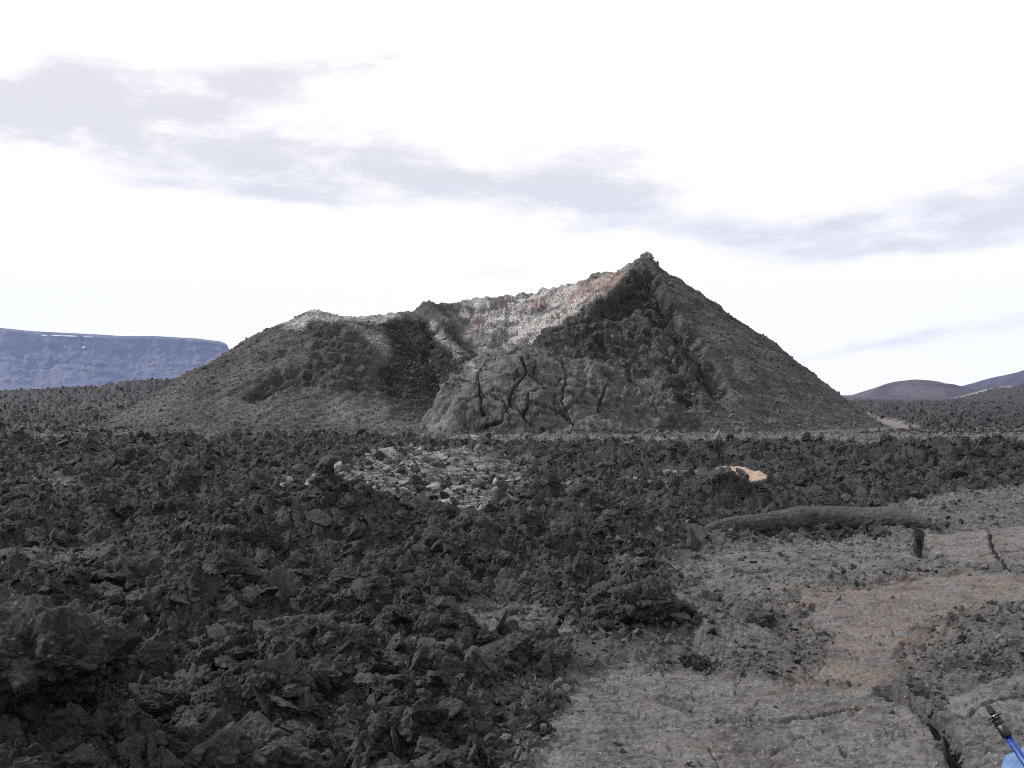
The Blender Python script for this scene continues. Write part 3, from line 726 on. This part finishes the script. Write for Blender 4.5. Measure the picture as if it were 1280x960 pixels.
scatter('gravel', np.stack([x2, y2, ground_h(x2, y2) + s2 * .1], 1), rs.uniform(0, 6.28, (n, 3)), s2[:, None] * rs.uniform(.7, 1.3, (n, 3)), rs.integers(0, len(PROTO), n), COL_B, 'fine loose grit lying on the lava slabs')
# cinder rubble on the apron and the crater
co_, scr, wh, _, gl_, isd_ = CG
w_ = np.hypot(co_[:, 0], co_[:, 1] - 100) * 0 + np.where(co_[:, 1] < 106, 1.0, 0) * (co_[:, 2] > gl_ + .1) * np.where(scr > .5, 1.0, .45) * (1 - .6 * isd_)
foot_ = np.exp(-((co_[:, 2] - gl_) / .8) ** 2); w_ = w_ * (1 + .6 * foot_)
n = 42000; sel = rs.choice(len(co_), n, p=w_ / w_.sum())
s = .035 * (1 - rs.random(n)) ** -.40; s = np.minimum(s, .20) * np.where(wh[sel] > .3, .7, 1) * (1 + .3 * foot_[sel])
p1 = co_[sel] + np.stack([rs.normal(0, .05, n), rs.normal(0, .05, n), s * rs.uniform(-.2, .2, n)], 1); wh1 = wh[sel]
n2 = 16000; x = rs.uniform(-46, 46, n2); y = rs.uniform(57, 82, n2)
s2 = np.minimum(.05 * (1 - rs.random(n2)) ** -.45, .34); p2 = np.stack([x, y, ground_h(x, y) + s2 * rs.uniform(-.2, .3, n2)], 1)
pts = np.concatenate([p1, p2]); s = np.concatenate([s, s2]); wh = np.concatenate([wh1, np.zeros(n2)]); n = len(s)
rot = rs.uniform(0, 6.28, (n, 3)); scl = s[:, None] * rs.uniform(.7, 1.2, (n, 3)); idx = rs.integers(0, len(PROTO), n)
isp = rs.random(n) < np.clip(wh * .9, 0, 1)
scatter('cinder_rubble', pts[~isp], rot[~isp], scl[~isp], idx[~isp], COL_B, 'grey brown cinder blocks strewn over the crater slopes')
scatter('crusted_rubble', pts[isp], rot[isp], scl[isp], idx[isp], COL_P, 'whitish crusted blocks on the crater rim')
# far rubble on the plain behind
n = 46000; th = rs.uniform(-R(31), R(31), n); r = 85 * (270 / 85) ** rs.random(n); x = r * np.sin(th); y = r * np.cos(th)
s = np.minimum(.085 * (1 - rs.random(n)) ** -.4, .36); tkz = zones(x, y)[6]
inc = ((x - 1) / 38) ** 2 + ((y - 100) / 26) ** 2 < 1
ok = (~inc) & (tkz < .3); x, y, s = x[ok], y[ok], s[ok]; n = len(x)
pts = np.stack([x, y, ground_h(x, y) + .1 * s], 1)
scatter('distant_rubble', pts, rs.uniform(0, 6.28, (n, 3)), s[:, None] * rs.uniform(.7, 1.2, (n, 3)), rs.integers(0, len(PROTO), n), COL_D, 'black clinker on the plain behind the crater')

# blocks one can point to
def block(name, px, py, d_or_row, w, seed, squash, label, cat='boulder', rotz=0., tilt=(0, 0), sink=.35, sub=5, planes=7, rough=.3, mat=None, depth=None, parent=None, zc=None, cut=(.55, .9)):
    if depth is None:
        gx, gy = gnd(px, d_or_row)
    else:
        gx, gy = (px - 640) / F * depth, depth
    v, f = rock_verts(seed, sub, planes, rough * 1.15, squash, cut, .5, 7, .64)
    o = bpy.data.objects.new(name, np_mesh(name, v, f, mat or M_ROCK_BIG))
    gz = float(ground_h(np.array([gx]), np.array([gy]))[0]) if zc is None else zc
    o.location = (gx, gy, gz + w * squash[2] * (1 - 2 * sink) * .9); o.scale = (w, w, w); o.rotation_euler = (tilt[0], tilt[1], rotz)
    return put(o, parent, label, cat if parent is None else None)
block('lava_boulder', 362, 0, 832, .46, 501, (1.0, .8, .72), 'largest flat-faced grey boulder amid black clinker, lower left', rotz=.3, tilt=(.45, .12), planes=6, rough=0.24, sink=.25, mat=M_ROLL, sub=6)
block('lava_boulder', 425, 0, 836, .36, 502, (.9, .8, .9), 'dark wedge of lava leaning against the largest grey boulder', rotz=1.2, tilt=(.2, .3), planes=7, rough=0.37, sink=.35, sub=6)
block('lava_boulder', 805, 0, 800, .42, 503, (1.0, .8, .80), 'rounded dark boulder under a flat grey cap stone', rotz=.5, tilt=(.1, 0), planes=3, rough=.42, sink=.25, sub=6)
block('cap_stone', 815, 0, 792, .30, 504, (1.1, .8, .22), 'flat bluish grey slab perched on a rounded boulder', 'rock slab', rotz=.2, tilt=(.35, .1), planes=7, rough=0.22, sink=-1.55)
block('lava_crag', 45, 0, 985, .62, 505, (1.35, .8, .55), 'hulking black crag with a dark hollow, bottom left corner', 'crag', rotz=.3, tilt=(-.15, .1), planes=6, rough=0.40, sink=.30, sub=6)
block('lava_crag', 425, 0, 655, .80, 506, (1.2, .8, .80), 'tall ragged black crag before the pale lava flat', 'crag', rotz=.2, planes=7, rough=0.40, sink=.30, sub=6)
block('lava_crag', 690, 0, 662, .75, 507, (1.3, .8, .62), 'ragged black crag right of the pale lava flat', 'crag', rotz=-.2, planes=7, rough=0.40, sink=.30, sub=6)
block('lava_boulder', 210, 0, 762, .55, 508, (1.3, .8, .55), 'wide black boulder shading a deep hollow', rotz=.1, tilt=(-.25, 0), planes=7, rough=0.40, sink=.12, sub=6)
block('lava_boulder', 295, 0, 760, .40, 509, (1.2, .6, .8), 'tilted dark slab standing beside the deep hollow', 'boulder', rotz=.6, tilt=(.4, .5), planes=8, rough=0.28, sink=.3, sub=6)
block('lava_boulder', 992, 0, 613, .40, 510, (1.0, .9, .75), 'dark rounded boulder right of the orange sand patch', planes=7, rough=0.34, sink=.25)
block('lava_boulder', 905, 0, 640, .50, 511, (1.1, .8, .6), 'grey block below the orange sand patch', rotz=.5, planes=9, rough=0.28, sink=.3, mat=M_ROLL)
block('lava_boulder', 232, 0, 622, .70, 512, (.7, .6, 1.0), 'upright pointed block in the clinker before the left slope', rotz=.3, tilt=(0, .3), planes=8, rough=0.31, sink=.3, mat=M_ROLL)
block('lava_boulder', 535, 0, 665, .55, 513, (1.2, .7, .45), 'low tilted plate between the two ragged crags', rotz=.2, tilt=(.3, .2), planes=8, rough=0.31, sink=.3)
block('lava_boulder', 865, 0, 838, .14, 514, (1.1, .8, .8), 'small grey stone at the upper rim of the broad slab', planes=8, rough=0.28, sink=.25, mat=M_ROLL)
block('lava_boulder', 750, 0, 640, .55, 515, (1.2, .8, .5), 'flat-topped black block behind the clinker hollow', rotz=-.3, planes=8, rough=0.34, sink=.25)
block('lava_boulder', 225, 0, 905, .30, 516, (1.4, .8, .6), 'ribbed black block beside the bottom left crag', rotz=.4, planes=7, rough=0.40, sink=.3, sub=6)
# blocks that stick out of the crater rim: parts of the hill
def rim_block(name, px, py, d, w, seed, sq, label, rough=.45):
    p = at(px, py, d); v, f = rock_verts(seed, 4, 7, rough, sq)
    o = bpy.data.objects.new(name, np_mesh(name, v, f, M_ROCK_BROWN)); o.location = p; o.scale = (w, w, w); o.rotation_euler = (0, 0, seed)
    put(o, crater, label)
rim_block('summit_block', 809, 323, 102, .68, 601, (.9, .9, 1.0), 'dark lump crowning the summit')
rim_block('summit_block', 800, 332, 101.6, .55, 608, (1.0, .9, .7), None)
rim_block('rim_crag', 536, 384, 114, .75, 602, (.8, .8, 1.0), 'small crag on the back rim')
rim_block('rim_crag', 1003, 474, 101, .65, 603, (1, .8, .9), 'dark knob on the right skyline')
rim_block('rim_crag', 1018, 487, 101, .7, 604, (1.2, .8, .7), None)
rim_block('rim_crag', 745, 346, 112.5, .7, 605, (1.3, .8, .6), None)

# ------------------------------------------------------------------ long lava roll right of centre
def lava_roll():
    prof = [(868, 672, .10), (890, 664, .22), (920, 659, .34), (965, 655, .42), (1010, 652, .46), (1060, 651, .46), (1105, 653, .42), (1140, 656, .30), (1165, 660, .12)]
    P = [Vector((*gnd(a, b + 6), 0)) for a, b, _ in prof]; n = 220; m = 64
    t = np.linspace(0, len(P) - 1, n); xs = np.interp(t, range(len(P)), [p.x for p in P]); ys = np.interp(t, range(len(P)), [p.y for p in P]); rr = np.interp(t, range(len(P)), [q[2] for q in prof])
    k = np.ones(15) / 15
    sm = lambda a: np.convolve(np.pad(a, 7, mode='edge'), k, 'valid')
    xs, ys, rr = sm(xs), sm(ys), sm(rr); rr[0] = rr[-1] = .03
    ph = np.linspace(0, 2 * np.pi, m, endpoint=False)
    TT, PH = np.meshgrid(np.arange(n), ph, indexing='ij')
    s = np.cumsum(np.hypot(np.gradient(xs), np.gradient(ys)))[TT]
    rad = rr[TT] * (1 + .04 * perlin(s / 1.6, PH * 1.5, 701) + .03 * perlin(s / .15, PH * 4, 702)) + .02 * fbm(s.ravel(), (PH * rr[TT]).ravel(), .16, 3, 703).reshape(s.shape)
    gz = ground_h(xs, ys)
    for _ in range(14): gz = sm(gz)
    X = xs[TT] + 0 * PH
    vf1, vf2, vcr = voro(s.ravel(), (PH * .5 + .3 * s).ravel(), .42, 705)
    rad = rad * .74 + .014 * (sstep(0, .10, vf2 - vf1) - 1 + .8 * vcr).reshape(s.shape)
    Yy = ys[TT] + np.cos(PH) * rad * 1.35 - .10 * np.sin(PH) * rad; Zz = gz[TT] + .08 + rr[TT] * .24 + np.sin(PH) * rad * .90
    co = np.stack([X, Yy, Zz], -1).reshape(-1, 3)
    i = np.arange(n * m).reshape(n, m); j = np.roll(i, -1, 1)
    f = np.stack([i[:-1], i[1:], j[1:], j[:-1]], -1).reshape(-1, 4)
    put(bpy.data.objects.new('lava_roll', np_mesh('lava_roll', co, f, M_ROLL)), None, 'long smooth arched roll of grey lava above the crusted slabs', 'lava roll')
lava_roll()

# ------------------------------------------------------------------ distant mesa and hills
def hill_material(name, a, b, scale, sx=(1, 1, 1)):
    k = Mat(name, .95, .1); P = k.n('ShaderNodeNewGeometry').outputs['Position']
    n1 = k.noise(k.mapping(P, sx), scale, 8, .62); n2 = k.noise(P, scale * 6, 6, .6)
    n3 = k.noise(k.mapping(P, (1, .3, .22)), scale * 2.2, 8, .65)
    c = k.mix(k.rng(k.math('ADD', k.math('MULTIPLY', n1, .4), k.math('ADD', k.math('MULTIPLY', n3, .4), k.math('MULTIPLY', n2, .2))), .40, .60), a, b)
    return k.done(c, k.bump(n1, 3.0, .6))
def mesa():
    D = 4000.0; mat = hill_material('mesa_rock', (.030, .038, .062), (.115, .100, .110), .010, (1, 1, 2.2))
    top = np.array([(-300, 403), (0, 410), (40, 414), (120, 418), (150, 420), (190, 420), (245, 423), (276, 427), (283, 430), (288, 440), (294, 462), (304, 484), (340, 492), (470, 493.5)], float)
    nx, nt = 520, 110
    xs = np.linspace((-300 - 640) / F * D, (470 - 640) / F * D, nx)
    zt = np.interp(xs, (top[:, 0] - 640) / F * D, HC + (HY - top[:, 1]) / F * D)
    t = np.linspace(0, 1, nt)
    Tg, Xg = np.meshgrid(t, xs, indexing='ij'); Zt = np.broadcast_to(zt, Tg.shape)
    # profile from the foot (t=0) to the brow (t~.8), then the plateau running back
    back = np.interp(t, [0, .25, .55, .72, .80, .84, 1], [0, 260, 470, 560, 585, 640, 800]); up = np.interp(t, [0, .25, .55, .72, .80, .84, 1], [0, .22, .52, .76, .97, 1.0, 1.0])
    g = fbm(Xg.ravel(), Xg.ravel() * 0 + (up[:, None] * 90 + 0 * Xg).ravel(), 330, 5, 801, .55, 'b').reshape(Tg.shape)
    amp = np.interp(t, [0, .3, .6, .8, .84, 1], [20, 110, 120, 45, 20, 0])[:, None]
    g2 = fbm(Xg.ravel(), (up[:, None] * 500 + 0 * Xg).ravel(), 90, 4, 805, .55, 'r').reshape(Tg.shape)
    Y = D + back[:, None] + amp * g + amp * .35 * g2
    led = np.interp(t, [0, 1], [0, 0])
    Z = up[:, None] * Zt - 6 * (1 - up[:, None]) + 5 * fbm(Xg.ravel(), Y.ravel(), 120, 4, 809).reshape(Tg.shape) * (up[:, None] < .97)
    Z = Z * (Y / D) ** (up[:, None] * 1.0)
    o = put(bpy.data.objects.new('mesa', np_mesh('mesa', np.stack([Xg * Y / D, Y, Z], -1).reshape(-1, 3), grid_faces(nt, nx), mat)), kind='structure', label='long flat-topped blue mesa with snow streaks on the left horizon')
    sm = simple('snow', (.92, .93, .97), .7, .3)
    # snow lying in the ledge under the brow
    for x0, x1, py, hp in ((51, 59, 419.0, 1.0), (64, 80, 419.4, .9), (79, 97, 419.9, 1.2), (104, 117, 421.0, .8), (103, 106, 434, 1.8)):
        a = np.linspace(x0, x1, 14); d = 4360.0 if py < 430 else 4180.0
        w = np.sin(np.linspace(0.12, np.pi - .12, 14)) ** .4 * hp * (1 + .25 * perlin(a / 3, a * 0, 44))
        q = []
        for px, ww in zip(a, w):
            yo = py + (px - x0) * .02
            for dy, back_ in ((ww * .5, 0), (-ww * .5, 8), (-ww * .5, 60), (ww * .5, 60)):
                q.append(at(px, yo + dy, d + back_)[:])
        ff = []
        for i in range(13):
            for j in range(4): ff.append((i * 4 + j, i * 4 + 4 + j, i * 4 + 4 + (j + 1) % 4, i * 4 + (j + 1) % 4))
        ff += [(0, 1, 2, 3), (55, 54, 53, 52)]
        put(bpy.data.objects.new('snow_patch', np_mesh('snow_patch', np.array(q), np.array(ff), sm, False)), o)
mesa()
def far_hill(name, D, line, thick, mat, label, seed, amp=.10):
    line = np.array(line, float); nx, nt = 260, 60
    u = np.linspace(line[0, 0], line[-1, 0], nx); xs = (u - 640) / F * D
    zt = np.interp(xs, (line[:, 0] - 640) / F * D, HC + (HY - line[:, 1]) / F * D)
    k = np.ones(9) / 9; zt = np.convolve(np.pad(zt, 4, mode='edge'), k, 'valid')
    t = np.linspace(-1, 1, nt); Tg, Xg = np.meshgrid(t, xs, indexing='ij')
    pr = np.cos(Tg * np.pi / 2) ** .8
    Y = D + Tg * thick
    Z = np.maximum(zt, -3)[None] * pr * (1 + amp * fbm(Xg.ravel(), Y.ravel(), thick * .5, 5, seed, .55, 'b').reshape(Tg.shape) * (1 - pr ** 6 * .6)) - 4 * (1 - pr)
    Xo = Xg * (1 + (Tg * thick) / D * .0)
    put(bpy.data.objects.new(name, np_mesh(name, np.stack([Xo, Y, Z], -1).reshape(-1, 3), grid_faces(nt, nx), mat)), kind='structure', label=label)
HB = hill_material('far_hill_rock', (.036, .029, .034), (.075, .060, .062), .02)
HB2 = hill_material('far_ridge_rock', (.022, .020, .028), (.050, .043, .052), .02)
HP = hill_material('ash_rock', (.10, .092, .078), (.17, .155, .13), .03)
far_hill('hill', 1500, [(1040, 499), (1078, 496), (1100, 486), (1122, 477), (1142, 474), (1160, 476), (1175, 484), (1195, 492), (1225, 499)], 150, HB, 'rounded purple brown hill on the right horizon', 901)
far_hill('hill', 1750, [(1120, 499), (1150, 486), (1168, 480), (1180, 479), (1192, 483), (1215, 486), (1240, 496), (1260, 499)], 150, HB2, 'small dark hill behind the rounded purple hill', 902)
far_hill('hill', 2300, [(1150, 497), (1205, 486), (1230, 480), (1255, 471), (1290, 463), (1360, 440), (1500, 425), (1700, 470)], 300, HB2, 'dark violet ridge rising at the right edge', 903)
far_hill('hill', 1200, [(1190, 500), (1220, 494), (1245, 485), (1262, 482), (1285, 483), (1350, 488), (1400, 500)], 90, HP, 'low tan hill before the violet ridge', 904)
far_hill('hill', 3200, [(960, 497), (1040, 494.5), (1075, 493.8), (1120, 494.5), (1400, 494)], 300, HB, 'low brown rise along the right horizon', 905)
print('hills', time.time() - T0)

# ------------------------------------------------------------------ rucksack and trekking pole at the lower right
def lathe(profile, n=20, mat=None, name='part'):
    v = []; f = []
    for z, r in profile:
        for i in range(n):
            a = 2 * math.pi * i / n; v.append((r * math.cos(a), r * math.sin(a), z))
    for k in range(len(profile) - 1):
        for i in range(n): f.append((k * n + i, k * n + (i + 1) % n, (k + 1) * n + (i + 1) % n, (k + 1) * n + i))
    bm = bmesh.new(); vs = [bm.verts.new(q) for q in v]
    for q in f: bm.faces.new([vs[i] for i in q])
    bm.faces.new([vs[i] for i in reversed(range(n))]); bm.faces.new([vs[(len(profile) - 1) * n + i] for i in range(n)])
    me = bpy.data.meshes.new(name); bm.to_mesh(me); bm.free()
    me.polygons.foreach_set('use_smooth', [len(p.vertices) == 4 for p in me.polygons]); me.materials.append(mat); return me
def empty(name, loc, **k):
    o = bpy.data.objects.new(name, None); o.location = loc; o.empty_display_size = .1; return put(o, **k)
tip = at(1232, 880, 2.42); low = at(1282, 956, 2.34); ax = (low - tip).normalized()
blk = simple('black_plastic', (.010, .010, .011), .45, .4); blue = simple('blue_enamel', (.006, .034, .17), .38, .4); grey = simple('grey_alloy', (.32, .32, .33), .35, .5, .8); rub = simple('dark_rubber', (.030, .032, .034), .8, .2)
pole = empty('trekking_pole', tip, label='blue trekking pole with black sleeve propped tip-up against the light blue rucksack', cat='trekking pole')
pole.rotation_euler = ax.to_track_quat('Z', 'Y').to_euler()
def pp(name, prof, mat, label=None): return put(bpy.data.objects.new(name, lathe([(z * (.70 if z < .2 else 1), r) for z, r in prof], 24, mat, name)), pole, label)
u1 = 2.4 / F
pp('rubber_tip', [(0, .0045), (.001, .0058), (.006, .0068), (.030, .0084), (.032, .0078)], rub)
pp('metal_tip', [(.031, .0050), (.045, .0060), (.050, .0065)], grey)
bk = pp('basket', [(.0405, .0100), (.0415, .0175), (.0430, .0182), (.0436, .0172), (.0436, .0100)], rub)
pp('sleeve', [(.048, .0080), (.050, .0115), (.074, .0122), (.0745, .0116), (.0765, .0116), (.077, .0122), (.112, .0124), (.114, .0110)], blk)
pp('sleeve_ring', [(.0746, .0119), (.0748, .0124), (.0762, .0124), (.0764, .0119)], grey)
pp('shaft', [(.112, .0082), (.300, .0086), (.55, .0090)], blue)
pp('grip', [(.545, .010), (.55, .015), (.60, .014), (.64, .016), (.655, .012)], blk)
def rucksack():
    base = Vector((1.45, 2.52, 0)); base.z = float(ground_h(np.array([base.x]), np.array([base.y]))[0]) - .03
    top = 2.097 - base.z
    cloth = Mat('light_blue_cloth', .75, .3); tc = cloth.n('ShaderNodeTexCoord').outputs['Object']
    nz = cloth.noise(tc, 9, 5); wv = cloth.noise(tc, 400, 2)
    cloth = cloth.done(cloth.mix(cloth.rng(nz, .35, .65), (.055, .105, .215), (.098, .165, .30)), cloth.bump(wv, .0006, 1, cloth.bump(nz, .02, .8)))
    root = empty('rucksack', base, label='light blue rucksack with only its crumpled top in view at the bottom right corner', cat='rucksack')
    def soft(name, loc, half, seed, p=3.2, amp=.02, mat=cloth):
        v, f = ico(5); v = v.astype(np.float64).copy()
        q = (np.abs(v) ** p).sum(1) ** (-1 / p); w = v * q[:, None] * np.array(half)
        n = perlin3(w * 9 + seed, seed) * amp + perlin3(w * 22 + seed, seed + 1) * amp * .45
        w = w + v * n[:, None] + np.array(loc)
        return put(bpy.data.objects.new(name, np_mesh(name, w, f, mat)), root)
    soft('body', (.03, 0, top * .45), (.19, .13, top * .45), 3)
    soft('lid', (0.02, 0, top - .075), (.235, .15, .085), 4, 2.6, .05)
    soft('pocket', (.03, -.13, top * .32), (.13, .05, top * .22), 5)
    for sx in (-.08, .14): soft('strap', (sx, .15, top * .5), (.03, .018, top * .36), 6, 3, .006)
    put(bpy.data.objects.new('buckle', lathe([(0, .012), (.004, .016), (.012, .016), (.016, .010)], 10, blk, 'buckle')), root).location = (.03, -.155, top * .62)
rucksack()

# ------------------------------------------------------------------ air
def haze():
    bm = bmesh.new(); bmesh.ops.create_cube(bm, size=1.0)
    for v in bm.verts:
        v.co.x *= 10100; v.co.y = v.co.y * 10100 ; v.co.z = (v.co.z + .5) * 560 - 12
    me = bpy.data.meshes.new('haze'); bm.to_mesh(me); bm.free()
    m = bpy.data.materials.new('haze'); m.use_nodes = True; N = m.node_tree.nodes; N.clear()
    out = N.new('ShaderNodeOutputMaterial'); pv = N.new('ShaderNodeVolumePrincipled')
    pv.inputs['Color'].default_value = (.40, .51, .94, 1); pv.inputs['Density'].default_value = HAZE; pv.inputs['Anisotropy'].default_value = 0.0
    m.node_tree.links.new(pv.outputs[0], out.inputs['Volume']); me.materials.append(m)
    put(bpy.data.objects.new('haze', me), kind='stuff')
HAZE = .36 / 4000
haze()
print('script', time.time() - T0)
